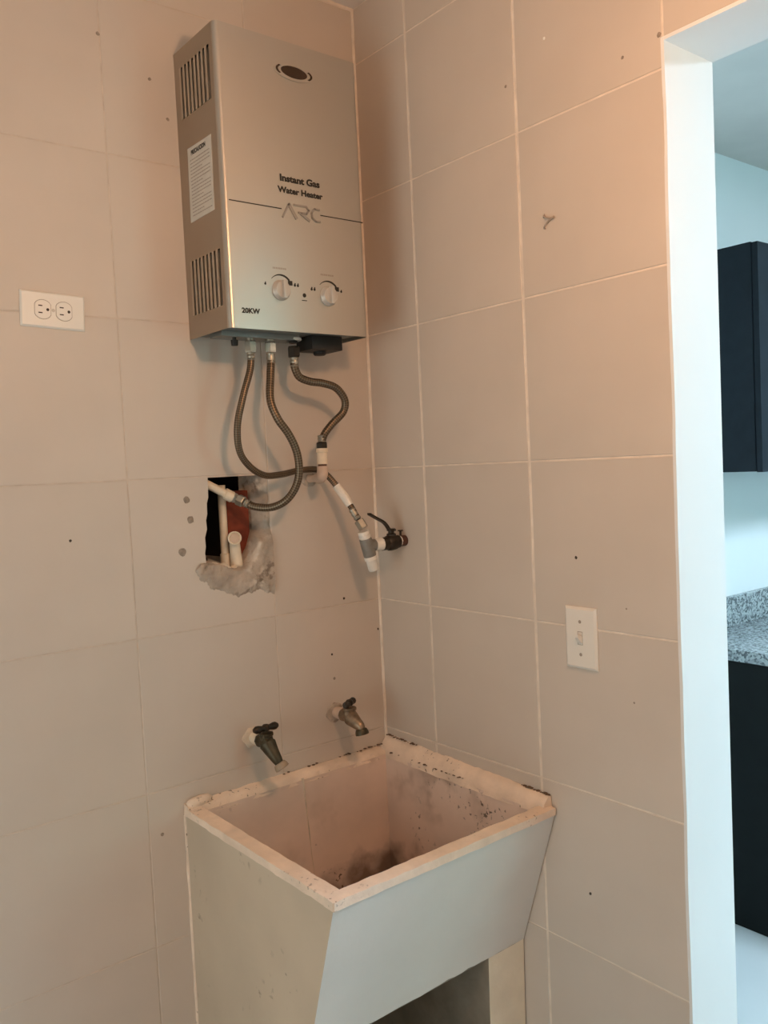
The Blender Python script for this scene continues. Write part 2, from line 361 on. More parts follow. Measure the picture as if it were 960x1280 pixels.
# shells
bm = B(); box(bm, (-2.75, -3.75, -0.1), (4.1, 0.30, 0.0)); struct('floor', bm, M['floor'])
bm = B(); box(bm, (-2.75, -3.75, CEIL), (4.1, 0.30, CEIL+0.1)); struct('ceiling', bm, M['ceiling'])
bm = B(); box(bm, (-2.75, -3.1, 0), (0.0014, -3.0, CEIL)); struct('wall_back', bm, M['backpaint'])
bm = B()
for y0, y1, z0, z1 in ((-3.0, -1.62, 0, CEIL), (-0.38, 0.30, 0, CEIL), (-1.62, -0.38, 0, 0.40), (-1.62, -0.38, 1.84, CEIL)): box(bm, (-2.75, y0, z0), (-2.6, y1, z1))
struct('wall_side', bm, M['backpaint'])
bm = B()
for y0, y1, z0, z1 in ((-1.62, -0.38, 0.40, 0.42), (-1.62, -0.38, 1.82, 1.84), (-1.62, -1.60, 0.42, 1.82), (-0.40, -0.38, 0.42, 1.82)): box(bm, (-2.66, y0, z0), (-2.60, y1, z1))
struct('window_2', bm, M['paint'])
bm = B(); box(bm, (0.1405, 0.06, 0), (4.0, 0.16, CEIL)); struct('wall_kitchen', bm, M['kpaint'])
bm = B(); box(bm, (4.0, -3.7, 0), (4.1, 0.16, CEIL)); struct('wall_end', bm, M['kpaint'])
bm = B()
for x0, x1, z0, z1 in ((0.138, 0.5, 0, CEIL), (2.4, 4.0, 0, CEIL), (0.5, 2.4, 0, 0.95), (0.5, 2.4, 2.25, CEIL)): box(bm, (x0, -3.7, z0), (x1, -3.6, z1))
struct('wall_front', bm, M['kpaint'])
bm = B()
for x0, x1, z0, z1 in ((0.5, 2.4, 0.95, 1.0), (0.5, 2.4, 2.2, 2.25), (0.5, 0.55, 1.0, 2.2), (2.35, 2.4, 1.0, 2.2), (1.43, 1.47, 1.0, 2.2)): box(bm, (x0, -3.64, z0), (x1, -3.6, z1))
struct('window_1', bm, M['paint'])

# ---- hole in the left wall: rough masonry reveal, brick, pipes
def interp(x, xs, ys):
    if x <= xs[0]: return ys[0]
    for a, b, c, d in zip(xs, xs[1:], ys, ys[1:]):
        if x <= b: return c+(d-c)*(x-a)/(b-a)
    return ys[-1]
def ss(a, b, x):
    t = max(0, min(1, (x-a)/(b-a))); return t*t*(3-2*t)
bm = B(); nx, nz = 52, 72; X0, X1, Z0, Z1 = -0.4760, -0.2905, 1.283, 1.5425; grid = {}
for i in range(nx+1):
    for k in range(nz+1):
        x = X0+(X1-X0)*i/nx; z = Z0+(Z1-Z0)*k/nz
        low = interp(x, [-0.472, -0.464, -0.452, -0.44, -0.41, -0.375, -0.35, -0.33, -0.31, -0.293], [1.352, 1.332, 1.327, 1.313, 1.307, 1.289, 1.296, 1.300, 1.291, 1.284])
        low += 0.008*noise.noise(V((x*90, 0.3, 2)))+0.005*noise.noise(V((x*230, 1.3, 2)))
        if z < low-0.004: continue
        if x < -0.4505 and z > interp(x, [-0.476, -0.466, -0.4505], [1.350, 1.366, 1.385])+0.006*noise.noise(V((z*100, 4, 1))): continue
        top = interp(x, [-0.45, -0.429, -0.405, -0.389, -0.36, -0.345, -0.334, -0.322], [1.376, 1.372, 1.366, 1.358, 1.351, 1.362, 1.379, 1.41])
        inside = ss(top-0.012, top+0.026, z)
        cav = 0.062
        if x < -0.3740: cav = 0.062+0.17*ss(-0.3740, -0.3780, x)*(1-ss(1.518, 1.526, z))
        if z > 1.506 and x < -0.325: cav = max(cav, 0.062+0.08*ss(1.506, 1.512, z)*ss(-0.325, -0.330, x))
        jr = ss(-0.294, -0.326, x)*0.055+0.005            # right-hand reveal rising to the tile edge
        y = inside*min(cav, jr if x > -0.33 else cav)+(1-inside)*(-0.0035-0.004*ss(low, low+0.02, z))
        y += 0.003*noise.noise(V((x*70, 0, z*70)))+0.002*noise.noise(V((x*180, 5, z*180)))
        if z > 1.533: y = max(y, 0.0)
        edge = ss(low-0.004, low+0.006, z)
        y = y*edge+0.001*(1-edge)
        if x < -0.43 and z > 1.388: y = max(y, 0.012)
        grid[i, k] = bm.verts.new((x, y, z))
for i in range(nx):
    for k in range(nz):
        q = [grid.get(p) for p in ((i, k), (i+1, k), (i+1, k+1), (i, k+1))]
        q = [p for p in q if p]
        if len(q) >= 3:
            f_ = bm.faces.new(q); mz = sum(p.co.z for p in q)/len(q); mx = sum(p.co.x for p in q)/len(q); my = max(p.co.y for p in q)
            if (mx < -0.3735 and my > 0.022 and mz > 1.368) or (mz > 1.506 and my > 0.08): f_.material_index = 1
stuff(obj('mortar', bm, [M['cement'], M['hollow_shade']], wl, angle=60))
bm = B(); box(bm, (-0.3745, 0.036, 1.352), (-0.3215, 0.0605, 1.511), 0.004)
for v in bm.verts: v.co += noise.noise_vector(v.co*60)*0.0015
obj('brick', bm, M['brick'], wl, label='red clay brick inside the wall hole')
def lump(bm, c, r, seed, sq=(1, 1, 1), n=2):
    t = bmesh.new(); bmesh.ops.create_icosphere(t, subdivisions=n, radius=1)
    for v in t.verts:
        k = 1+0.35*noise.noise(v.co*1.6+V((seed,)*3)); v.co = V(c)+V((v.co.x*sq[0], v.co.y*sq[1], v.co.z*sq[2]))*r*k
    me = bpy.data.meshes.new('tmp'); t.to_mesh(me); t.free(); bm.from_mesh(me); bpy.data.meshes.remove(me)
bm = B()
for c, r in (((-0.41, 0.004, 1.352), 0.015), ((-0.372, 0.012, 1.345), 0.016), ((-0.352, 0.004, 1.338), 0.013), ((-0.43, 0.006, 1.36), 0.010), ((-0.335, 0.016, 1.36), 0.011), ((-0.39, 0.0, 1.335), 0.012)):
    lump(bm, c, r, c[0]*90, (1.3, 0.55, 0.7))
stuff(obj('mortar_lump', bm, M['mortar'], wl))
# small marks on the walls
def blob(parent, name, c, r, ax, m, seed):
    bm = B(); sq = (1, 0.22, 1) if ax == 'y' else (0.22, 1, 1)
    lump(bm, c, r, seed, sq, 2); return obj(name, bm, m, parent)
for c in ((-0.4835, 0, 1.4997), (-0.4773, 0, 1.4587), (-0.4989, 0, 1.3955)): blob(wl, 'filled_hole', c, 0.0075 if c[2] > 1.42 else 0.0085, 'y', M['plugfill'], c[0]*50)
blob(wl, 'speck', (-0.4995, -0.001, 1.3950), 0.003, 'y', M['speck'], 3)
for c, r in (((-0.1049, 0, 1.2487), .0032), ((-0.1464, 0, 1.125), .0028), ((-0.1431, 0, 1.0688), .0036), ((-0.578, 0, 0.8369), .0036), ((-0.7208, 0, 1.4385), .0028), ((-0.6074, 0, 2.3853), .0036), ((-0.5084, 0, 2.325), .0034), ((-0.010, 0, 1.1628), .003), ((-0.475, 0, 2.255), .0034)):
    blob(wl, 'speck', c, r, 'y', M['speck'] if r < .0033 else M['plugfill'], c[2]*31)
for c, r, m in (((0, -0.5931, 1.3646), .003, 'speck'), ((0, -0.599, 0.7311), .003, 'speck'), ((0, -0.5621, 2.3087), .0028, 'pvc_white'), ((0, -0.7276, 2.2105), .003, 'plugfill'), ((0, -0.4645, 2.2593), .003, 'plugfill'), ((0, -0.798, 2.2187), .0042, 'plugfill'), ((0, -0.70, 1.28), .0018, 'plugfill'), ((0, -0.71, 1.115), .002, 'plugfill')):
    blob(wr, 'speck', c, r, 'x', M[m], c[2]*31)

# ================================================================== LAMPS (behind and above the camera; kitchen ceiling)
t = thing('hanging_bulb', (LAMP.x, LAMP.y, CEIL), 'bare warm bulb hanging on a white cord from the laundry ceiling', 'lamp')
bm = B(); lathe(bm, (LAMP.x, LAMP.y, CEIL), (0, 0, -1), [(0, 0.045), (0.012, 0.045), (0.022, 0.012)], 20); obj('ceiling_rose', bm, M['plastic'], t)
bm = B(); lathe(bm, (LAMP.x, LAMP.y, CEIL-0.02), (0, 0, -1), [(0, 0.003), (CEIL-0.02-LAMP.z-0.095, 0.003)], 8); obj('cord', bm, M['plastic'], t)
bm = B(); lathe(bm, (LAMP.x, LAMP.y, LAMP.z+0.10), (0, 0, -1), [(0, 0.012), (0.012, 0.020), (0.052, 0.020)], 16); obj('socket', bm, M['plastic'], t)
bm = B(); bmesh.ops.create_uvsphere(bm, u_segments=16, v_segments=10, radius=0.05)
for v in bm.verts: v.co += LAMP
obj('bulb', bm, M['bulb'], t)
t = thing('ceiling_panel_light', (KLAMP.x, KLAMP.y, CEIL), 'square cool white light panel on the kitchen ceiling', 'lamp')
bm = B()
for a, b in (((-0.32, -0.32), (0.32, -0.29)), ((-0.32, 0.29), (0.32, 0.32)), ((-0.32, -0.29), (-0.29, 0.29)), ((0.29, -0.29), (0.32, 0.29))):
    box(bm, (KLAMP.x+a[0], KLAMP.y+a[1], CEIL-0.03), (KLAMP.x+b[0], KLAMP.y+b[1], CEIL))
obj('frame', bm, M['paint'], t)
bm = B(); box(bm, (KLAMP.x-0.29, KLAMP.y-0.29, CEIL-0.027), (KLAMP.x+0.29, KLAMP.y+0.29, CEIL-0.02)); obj('diffuser', bm, M['panel'], t)

# ================================================================== KITCHEN
XK = 1.301
t = thing('wall_cabinet', (2.0, 0.06, 1.478), 'dark navy wall cabinet hung above the granite counter through the doorway', 'cabinet')
bm = B(); box(bm, (XK, -0.245, 1.478), (2.9, 0.058, 2.178), 0.0015); obj('body', bm, M['dark_wood'], t)
for i in range(4):
    x0 = XK+0.003+i*0.4
    bm = B(); box(bm, (x0, -0.266, 1.476), (x0+0.394, -0.247, 2.176), 0.002); obj('door', bm, M['dark_wood'], t)
t = thing('base_cabinet', (2.0, 0.06, 0.0), 'black base cabinet under the granite counter through the doorway', 'cabinet')
bm = B(); box(bm, (XK, -0.54, 0.0), (2.9, 0.058, 0.872), 0.0015); obj('body', bm, M['black_wood'], t)
for i in range(4):
    x0 = XK+0.003+i*0.4
    bm = B(); box(bm, (x0, -0.561, 0.1), (x0+0.394, -0.542, 0.868), 0.002); obj('door', bm, M['black_wood'], t)
t = thing('granite_counter', (2.0, 0.06, 0.874), 'grey speckled granite countertop with upstand on the black base cabinet', 'countertop')
bm = B(); box(bm, (XK-0.004, -0.58, 0.874), (2.9, 0.058, 0.912), 0.003); obj('slab', bm, M['granite'], t)
bm = B(); box(bm, (XK-0.004, 0.036, 0.9125), (2.9, 0.058, 1.018), 0.002); obj('backsplash', bm, M['granite'], t)

# ================================================================== WATER HEATER
HX0, HX1, HY, HZ0, HZ1 = -0.455, -0.128, -0.168, 1.822, 2.384
ht = thing('water_heater', ((HX0+HX1)/2, 0, HZ0), 'silver box-shaped gas water heater with two knobs hung on the left tiled wall', 'water heater')
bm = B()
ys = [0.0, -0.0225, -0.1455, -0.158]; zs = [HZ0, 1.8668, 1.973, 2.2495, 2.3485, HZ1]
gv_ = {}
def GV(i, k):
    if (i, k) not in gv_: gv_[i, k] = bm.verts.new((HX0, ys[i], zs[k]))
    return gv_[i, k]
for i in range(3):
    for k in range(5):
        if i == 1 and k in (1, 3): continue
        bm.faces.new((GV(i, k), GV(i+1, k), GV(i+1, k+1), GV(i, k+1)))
body_panel = obj('side_panel', bm, M['heater_shaded'], ht, smooth=False)
bm = B()
R_ = 0.010; prof = []
prof.append((HX0, -0.1575))
for j in range(0, 7):
    a = math.pi/2*j/6; prof.append((HX0+R_-R_*math.cos(a), HY+R_-R_*math.sin(a)))
for j in range(0, 7):
    a = math.pi/2*j/6; prof.append((HX1-R_+R_*math.sin(a), HY+R_-R_*math.cos(a)))
prof.append((HX1, 0.0))
prev = None
for px, py in prof:
    col = [bm.verts.new((px, py, z)) for z in zs]
    if prev:
        for k in range(5): bm.faces.new((prev[k], col[k], col[k+1], prev[k+1]))
    prev = col
bmesh.ops.remove_doubles(bm, verts=bm.verts[:], dist=1e-6)
def capring(z):
    return [bm.verts.new((HX0, 0.0, z))]+[bm.verts.new((p[0], p[1], z)) for p in prof]
bm.faces.new(capring(HZ1))
bm.faces.new(capring(HZ0+0.009)[::-1])
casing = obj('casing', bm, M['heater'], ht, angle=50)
bm = B(); box(bm, (HX0+0.004, -0.162, HZ0+0.007), (HX1-0.004, -0.003, HZ0+0.0085)); obj('bottom_plate', bm, M['heater_dark'], ht)
# louvres: recessed dark box with proud slats
for z0, z1 in ((1.8668, 1.973), (2.2495, 2.3485)):
    lv = B(); box(lv, (HX0+0.012, -0.148, z0-0.003), (HX0+0.016, -0.020, z1+0.003))
    for a, b in (((-0.148, z0-0.003), (-0.020, z0-0.0005)), ((-0.148, z1+0.0005), (-0.020, z1+0.003))): box(lv, (HX0+0.001, a[0], a[1]), (HX0+0.012, b[0], b[1]))
    bk = obj('vent', lv, M['black'], ht)
    n = 8; pit = (0.1455-0.0225)/n
    for i in range(n):
        yc = -0.0225-pit*(i+0.25); bm = B(); h_ = pit*0.26
        hexa(bm, [(HX0+0.007, yc-h_+0.004, z0), (HX0+0.008, yc-h_+0.004, z0), (HX0+0.0005, yc+h_, z0), (HX0-0.0008, yc+h_-0.001, z0),
                  (HX0+0.007, yc-h_+0.004, z1), (HX0+0.008, yc-h_+0.004, z1), (HX0+0.0005, yc+h_, z1), (HX0-0.0008, yc+h_-0.001, z1)])
        box(bm, (HX0-0.0012, yc-h_, z0), (HX0+0.0005, yc+h_, z1))
        obj('slat', bm, M['heater'], bk, smooth=False)
# printed matter
def text(name, s, wd, hgt, c, u, v, m, parent, bold=0.045, depth=0.0003):
    cv = bpy.data.curves.new(name, 'FONT'); cv.body = s; cv.offset = bold; cv.align_x = 'CENTER'; cv.align_y = 'CENTER'; cv.resolution_u = 3
    o = bpy.data.objects.new('tmp', cv); C.objects.link(o)
    dg = bpy.context.evaluated_depsgraph_get(); me = bpy.data.meshes.new_from_object(o.evaluated_get(dg))
    bpy.data.objects.remove(o); bpy.data.curves.remove(cv)
    b_ = B(); b_.from_mesh(me); bpy.data.meshes.remove(me)
    xs = [q.co.x for q in b_.verts]; ys_ = [q.co.y for q in b_.verts]
    sx = wd/(max(xs)-min(xs)); sy = hgt/(max(ys_)-min(ys_)); mx, my = (max(xs)+min(xs))/2, (max(ys_)+min(ys_))/2
    c, u, v = V(c), V(u), V(v); nrm = u.cross(v)
    for q in b_.verts: q.co = c+u*((q.co.x-mx)*sx)+v*((q.co.y-my)*sy)+nrm*depth
    return obj(name, b_, m, parent, smooth=False, recalc=False)
FX, FZ = V((1, 0, 0)), V((0, 0, 1)); FY = HY-0.0002
text('lettering', 'Instant Gas', 0.0935, 0.0142, (-0.2812, FY, 2.1195), FX, FZ, M['ink'], ht)
text('lettering', 'Water Heater', 0.1065, 0.0125, (-0.2815, FY, 2.0965), FX, FZ, M['ink'], ht)
text('lettering', '20KW', 0.0400, 0.0105, (-0.4085, FY, 1.8560), FX, FZ, M['ink'], ht)
bm = B(); N_ = (0, -1, 0)
strip(bm, [(-0.3262, HY, 2.0435), (-0.3105, HY, 2.0700)], N_, 0.0035, 0, 0.0018)
strip(bm, [(-0.3105, HY, 2.0700), (-0.2945, HY, 2.0450)], N_, 0.0062, 0, 0.0018)
strip(bm, [(-0.2985, HY, 2.0705), (-0.2700, HY, 2.0705), (-0.2640, HY, 2.0640), (-0.2700, HY, 2.0570), (-0.2880, HY, 2.0570)], N_, 0.0036, 0, 0.0018)
strip(bm, [(-0.2825, HY, 2.0550), (-0.2640, HY, 2.0445)], N_, 0.0052, 0, 0.0018)
strip(bm, [(-0.2385, HY, 2.0690), (-0.2500, HY, 2.0690), (-0.2575, HY, 2.0600), (-0.2565, HY, 2.0510), (-0.2480, HY, 2.0450), (-0.2380, HY, 2.0455)], N_, 0.0036, 0, 0.0018)
obj('emblem', bm, M['emblem'], ht, smooth=False)
for a, b in ((HX0+0.012, -0.3275), (-0.2362, HX1-0.001)):
    bm = B(); box(bm, (a, HY-0.0004, 2.0580), (b, HY+0.001, 2.0600)); obj('crease_line', bm, M['ink'], ht, smooth=False)
# flame window
def ellipse_ring(bm, c, a0, b0, a1, b1, y0, y1, n=28, a_from=0, a_to=2*math.pi):
    closed = abs(a_to-a_from-2*math.pi) < 1e-6; R = []
    for i in range(n if closed else n+1):
        t_ = a_from+(a_to-a_from)*i/n; k_, s_ = math.cos(t_), math.sin(t_)
        R.append([bm.verts.new((c[0]+a*k_, y, c[1]+b*s_)) for a, b, y in ((a0, b0, y0), (a0, b0, y1), (a1, b1, y1), (a1, b1, y0))])
    for i in range(len(R) if closed else len(R)-1):
        p, q = R[i], R[(i+1) % len(R)]
        for j in range(4): bm.faces.new((p[j], p[(j+1) % 4], q[(j+1) % 4], q[j]))
    if not closed: bm.faces.new(R[0]); bm.faces.new(R[-1][::-1])
WC = (-0.283, 2.3275)
bm = B(); ellipse_ring(bm, WC, 0.046, 0.0165, 0.031, 0.0115, HY+0.002, HY-0.0022)
fw_ = obj('flame_window', bm, M['heater'], ht)
bm = B(); lathe(bm, (WC[0], HY+0.001, WC[1]), (0, -1, 0), [(0, 0.034), (0.002, 0.034)], 28)
for v in bm.verts: v.co.z = WC[1]+(v.co.z-WC[1])*0.345
obj('pane', bm, M['brown_glass'], fw_)
for s in (-1, 1):
    bm = B(); a = 0 if s > 0 else math.pi
    ellipse_ring(bm, WC, 0.0425, 0.0145, 0.0375, 0.0120, HY-0.002, HY-0.0026, 10, a-0.62, a+0.62)
    obj('crescent', bm, M['brown_glass'], fw_)
# knobs, arcs and marks
def dot(bm, c, r, n=12, y=HY, d=0.0004): lathe(bm, (c[0], y, c[1]), (0, -1, 0), [(0, r), (d, r)], n)
for kx, kz, mir in ((-0.339, 1.9005, 1), (-0.2265, 1.8985, -1)):
    bm = B(); lathe(bm, (kx, HY, kz), (0, -1, 0), [(0, 0.0200), (0.003, 0.0200), (0.005, 0.0182), (0.009, 0.0172), (0.0105, 0.0158)], 28)
    kb = obj('knob', bm, M['knob'], ht)
    bm = B(); box(bm, (kx-0.0043, HY-0.019, kz-0.0175), (kx+0.0043, HY-0.009, kz+0.0175), 0.0025); obj('grip', bm, M['knob'], kb)
    bm = B(); n = 14
    R = []
    for i in range(n+1):
        a = math.radians(138-98*i/n); wd = 0.0008+0.0030*min(1, i/n*1.5)
        R.append([bm.verts.new((kx+r*math.cos(a), y, kz+0.003+r*math.sin(a))) for r, y in ((0.0270-wd/2, HY), (0.0270+wd/2, HY), (0.0270+wd/2, HY-0.0004), (0.0270-wd/2, HY-0.0004))])
    for p, q in zip(R, R[1:]):
        for j in range(4): bm.faces.new((p[j], p[(j+1) % 4], q[(j+1) % 4], q[j]))
    box(bm, (kx+0.0175, HY-0.0004, kz+0.0115), (kx+0.0275, HY, kz+0.0205))
    def flame(x, z, s):
        dot(bm, (x, z), s, 10); strip(bm, [(x, HY, z), (x+s*0.3, HY, z+s*1.5)], N_, s*1.0, 0, 0.0004)
    if mir > 0: flame(kx-0.0345, kz+0.010, 0.0022); flame(kx+0.033, kz+0.0125, 0.0026); flame(kx+0.040, kz+0.0125, 0.0026)
    else: flame(kx-0.040, kz+0.0105, 0.0026); flame(kx-0.033, kz+0.0105, 0.0026); flame(kx+0.033, kz+0.012, 0.0022)
    obj('dial_marks', bm, M['ink'], ht, smooth=False)
    bm = B(); random.seed(int(kx*-1000))
    x = kx-0.016
    while x < kx+0.013:
        l = random.uniform(0.0016, 0.0026); box(bm, (x, HY-0.0004, kz+0.0405), (x+l, HY, kz+0.0440)); x += l+0.0014
    obj('small_print', bm, M['greyink'], ht, smooth=False)
bm = B(); dot(bm, (-0.2845, 1.8955), 0.0042); box(bm, (-0.291, HY-0.0004, 1.8845), (-0.279, HY, 1.8860)); obj('pilot_hole', bm, M['ink'], ht)
# warning label on the side
bm = B(); hexa(bm, [(HX0-0.0006, -0.0355, 2.0465), (HX0-0.0006, -0.1345, 2.0475), (HX0+0.0003, -0.1345, 2.0475), (HX0+0.0003, -0.0355, 2.0465),
                    (HX0-0.0006, -0.0385, 2.1885), (HX0-0.0006, -0.1365, 2.1865), (HX0+0.0003, -0.1365, 2.1865), (HX0+0.0003, -0.0385, 2.1885)])
lb = obj('warning_label', bm, M['label'], ht, smooth=False)
text('lettering', 'PRECAUCION', 0.060, 0.0095, (HX0-0.0007, -0.083, 2.1765), (0, -1, 0), FZ, M['ink'], lb)
bm = B(); random.seed(3)
for r in range(17):
    z = 2.162-r*0.0066; y = -0.047; end = -0.127 if r % 4 != 3 else -0.095
    while y > end:
        l = random.uniform(0.004, 0.011); box(bm, (HX0-0.0009, y, z), (HX0-0.0005, max(y-l, end), z+0.0018)); y -= l+0.0018
obj('fine_print', bm, M['greyink'], lb, smooth=False)
# underside fittings
bm = B(); box(bm, (-0.437, -0.100, HZ0-0.004), (-0.255, -0.052, HZ0+0.007), 0.001); obj('mounting_rail', bm, M['heater_dark'], ht)
bm = B(); lathe(bm, (-0.4010, -0.085, HZ0-0.003), (0, 0, -1), [(0, 0.004), (0.006, 0.004), (0.006, 0.0075), (0.017, 0.0065)], 12); obj('drain_plug', bm, M['black'], ht)
bm = B(); box(bm, (-0.236, -0.115, HZ0-0.023), (-0.158, -0.055, HZ0+0.007), 0.003); gb = obj('battery_box', bm, M['black'], ht)
bm = B(); lathe(bm, (-0.197, -0.085, HZ0-0.022), (0, 0, -1), [(0, 0.014), (0.006, 0.014), (0.009, 0.011)], 16); obj('cap', bm, M['black'], gb)
for x, m in ((-0.3655, 'brass'), (-0.3190, 'brass'), (-0.2625, 'black')):
    bm = B(); lathe(bm, (x, -0.085, HZ0+0.007), (0, 0, -1), [(0, 0.0125), (0.010, 0.0125), (0.010, 0.009), (0.0152, 0.009)], 14); obj('inlet_stub', bm, M[m], ht)
bm = B(); lathe(bm, (-0.2625, -0.085, HZ0+0.002), (0, 0, -1), [(0, 0.017), (0.004, 0.018), (0.006, 0.015)], 18); obj('washer', bm, M['pvc_white'], ht, label='white washer')

# ================================================================== HOSES
def hexnut(bm, p, d, r, l, ph=0.0):
    lathe(bm, p, d, [(0, r*0.9), (l*0.12, r), (l*0.88, r), (l, r*0.9)], 6, True, ph)
def ferrule(bm, p, d, r, l):
    lathe(bm, p, d, [(0, r*0.75), (l*0.12, r), (l*0.3, r*0.86), (l*0.5, r), (l*0.72, r*0.86), (l*0.88, r), (l, r*0.8)], 14)
def hose(name, pts, r, label, startnut, endnut, endcap):
    P = [V(p) for p in pts]
    t = thing(name, P[0], label, 'hose', 'braided hoses under the water heater')
    sp = smooth_path(pts, 7)
    bm = B(); tube(bm, sp, r, 12); obj('braided_tube', bm, M['braid'], t, angle=60)
    for (p, d, m, l, rn) in (startnut, endnut):
        if m is None: continue
        bm = B(); hexnut(bm, p, d, rn, l); obj('nut', bm, M[m], t, smooth=False)
    for p, d, l in endcap:
        bm = B(); ferrule(bm, p, d, r*1.18, l); obj('ferrule', bm, M['brass'], t)
    return t
H1 = [(-0.3658, -0.085, 1.775), (-0.3716, -0.087, 1.7506), (-0.391, -0.09, 1.7021), (-0.406, -0.088, 1.6466), (-0.4012, -0.08, 1.5959), (-0.3756, -0.07, 1.5632), (-0.3353, -0.06, 1.5422), (-0.2864, -0.05, 1.5419), (-0.2250, -0.034, 1.5490), (-0.1760, -0.034, 1.5460), (-0.1525, -0.052, 1.5166), (-0.1327, -0.077, 1.4694), (-0.1265, -0.097, 1.4370)]
d1 = (V((-0.1213, -0.103, 1.4213))-V((-0.1285, -0.095, 1.441))).normalized()
h1 = hose('braided_hose', H1, 0.0070, 'long braided hose from the leftmost heater fitting across the wall to the grey corner tee',
     ((-0.3655, -0.085, 1.8135), (0, 0, -1), 'brass', 0.024, 0.0125), (V((-0.1253, -0.0985, 1.4335)), d1, 'brass', 0.022, 0.0115),
     (((-0.3656, -0.085, 1.791), (0, 0, -1), 0.017), (V((-0.1318, -0.083, 1.4585)), (V((-0.1253, -0.0985, 1.4335))-V((-0.1318, -0.083, 1.4585))), 0.028)))
bm = B(); tp = smooth_path([(-0.1500, -0.0555, 1.5110), (-0.1400, -0.068, 1.4880), (-0.1320, -0.078, 1.4665)], 6); tube(bm, tp, 0.0095, 12)
for v in bm.verts: v.co += noise.noise_vector(v.co*60)*0.0012
obj('tape_wrap', bm, M['tag'], h1, label='white tape wrap')
H2 = [(-0.319, -0.085, 1.776), (-0.3254, -0.09, 1.7435), (-0.3346, -0.1, 1.6938), (-0.3261, -0.11, 1.6559), (-0.3046, -0.115, 1.6229), (-0.2875, -0.115, 1.5866), (-0.2809, -0.11, 1.5454), (-0.2863, -0.1, 1.5126), (-0.3019, -0.085, 1.487), (-0.3203, -0.06, 1.4747), (-0.3411, -0.032, 1.4765), (-0.3560, -0.012, 1.4860)]
d2 = (V((-0.366, 0.002, 1.494))-V((-0.3560, -0.012, 1.4860))).normalized()
hose('braided_hose', H2, 0.0082, 'looped braided hose from the middle heater fitting down into the wall hole',
     ((-0.319, -0.085, 1.8125), (0, 0, -1), 'chrome', 0.021, 0.0125), (V((-0.3575, -0.0095, 1.4872)), d2, 'brass', 0.016, 0.0125),
     (((-0.319, -0.085, 1.7925), (0, 0, -1), 0.024), (V((-0.3505, -0.020, 1.4815)), d2, 0.011)))
H3 = [(-0.2627, -0.085, 1.775), (-0.2629, -0.085, 1.7657), (-0.2523, -0.085, 1.7444), (-0.2281, -0.09, 1.7345), (-0.201, -0.095, 1.7312), (-0.1697, -0.1, 1.7211), (-0.1479, -0.1, 1.6957), (-0.1502, -0.095, 1.6703), (-0.1756, -0.09, 1.6466), (-0.1945, -0.085, 1.6248), (-0.2003, -0.081, 1.6080)]
hose('braided_hose', H3, 0.0082, 'short S-curved braided hose from the rightmost heater fitting to the cream pipe elbow',
     ((-0.2625, -0.085, 1.807), (0, 0, -1), 'dark_valve', 0.022, 0.0135), (V((-0.2005, -0.080, 1.6065)), (0, 0, -1), 'dark_valve', 0.0135, 0.0125),
     (((-0.2625, -0.085, 1.786), (0, 0, -1), 0.022), ((-0.2000, -0.081, 1.6220), (0, 0, -1), 0.016)))
# hot water riser the short hose screws onto
t = thing('pipe_elbow', (-0.186, 0, 1.53), 'cream pipe elbow coming out of the left wall under the S-curved hose', 'pipe')
bm = B(); lathe(bm, (-0.2005, -0.080, 1.5935), (-0.02, 0, -1), [(0, 0.0128), (0.008, 0.0130), (0.009, 0.0112), (0.034, 0.0112)], 16); obj('threaded_collar', bm, M['pvc'], t)
bm = B(); lathe(bm, (-0.2013, -0.080, 1.5605), (-0.02, 0, -1), [(0, 0.0095), (0.006, 0.0095)], 12); obj('thread_seal', bm, M['rusty'], t, label='dark sealing band')
bm = B(); tube(bm, smooth_path([(-0.2015, -0.080, 1.555), (-0.2019, -0.080, 1.543), (-0.2015, -0.0755, 1.5335), (-0.1985, -0.063, 1.531), (-0.1955, -0.052, 1.5305)], 5), 0.0122, 14)
obj('elbow', bm, M['pvc_pink'], t)
bm = B(); tube(bm, [V((-0.1955, -0.054, 1.5300)), V((-0.190, -0.025, 1.5295)), V((-0.186, 0.0, 1.5290))], 0.0088, 12); obj('pipe', bm, M['pvc_pink'], t)
bm = B(); lump(bm, (-0.186, 0.0, 1.5290), 0.021, 4.0, (1, 0.35, 0.8)); obj('mortar_collar', bm, M['cement'], t)

# pipes inside the wall hole
t = thing('pipe_stub', (-0.425, 0.02, 1.527), 'cream pipe stub slanting across the top of the wall hole to the looped hose', 'pipe')
ds = (V((-0.372, 0.008, 1.4975))-V((-0.428, 0.016, 1.529))).normalized()
bm = B(); lathe(bm, (-0.4305, 0.0165, 1.5305), ds, [(0, 0.0088), (0.05, 0.0088)], 14); obj('pipe', bm, M['pvc'], t)
bm = B(); lathe(bm, (-0.391, 0.0105, 1.508), ds, [(0, 0.0118), (0.018, 0.0122), (0.0185, 0.0100), (0.026, 0.0100)], 14); obj('coupling', bm, M['pvc'], t)
bm = B(); hexnut(bm, (-0.376, 0.0065, 1.4995), ds, 0.0115, 0.009); obj('nut', bm, M['brass'], t, smooth=False)
t = thing('riser_pipe', (-0.382, 0.036, 1.36), 'vertical cream pipe beside the red brick inside the wall hole', 'pipe')
bm = B(); lathe(bm, (-0.3835, 0.038, 1.345), (0, 0, 1), [(0, 0.0085), (0.18, 0.0085)], 14); obj('pipe', bm, M['pvc'], t)
bm = B(); lathe(bm, (-0.3835, 0.038, 1.348), (0, 0, 1), [(0, 0.0105), (0.03, 0.0105), (0.031, 0.009)], 14); obj('coupling', bm, M['pvc'], t)
t = thing('capped_elbow', (-0.372, 0.02, 1.36), 'capped cream pipe end facing out of the mortar at the foot of the wall hole', 'pipe')
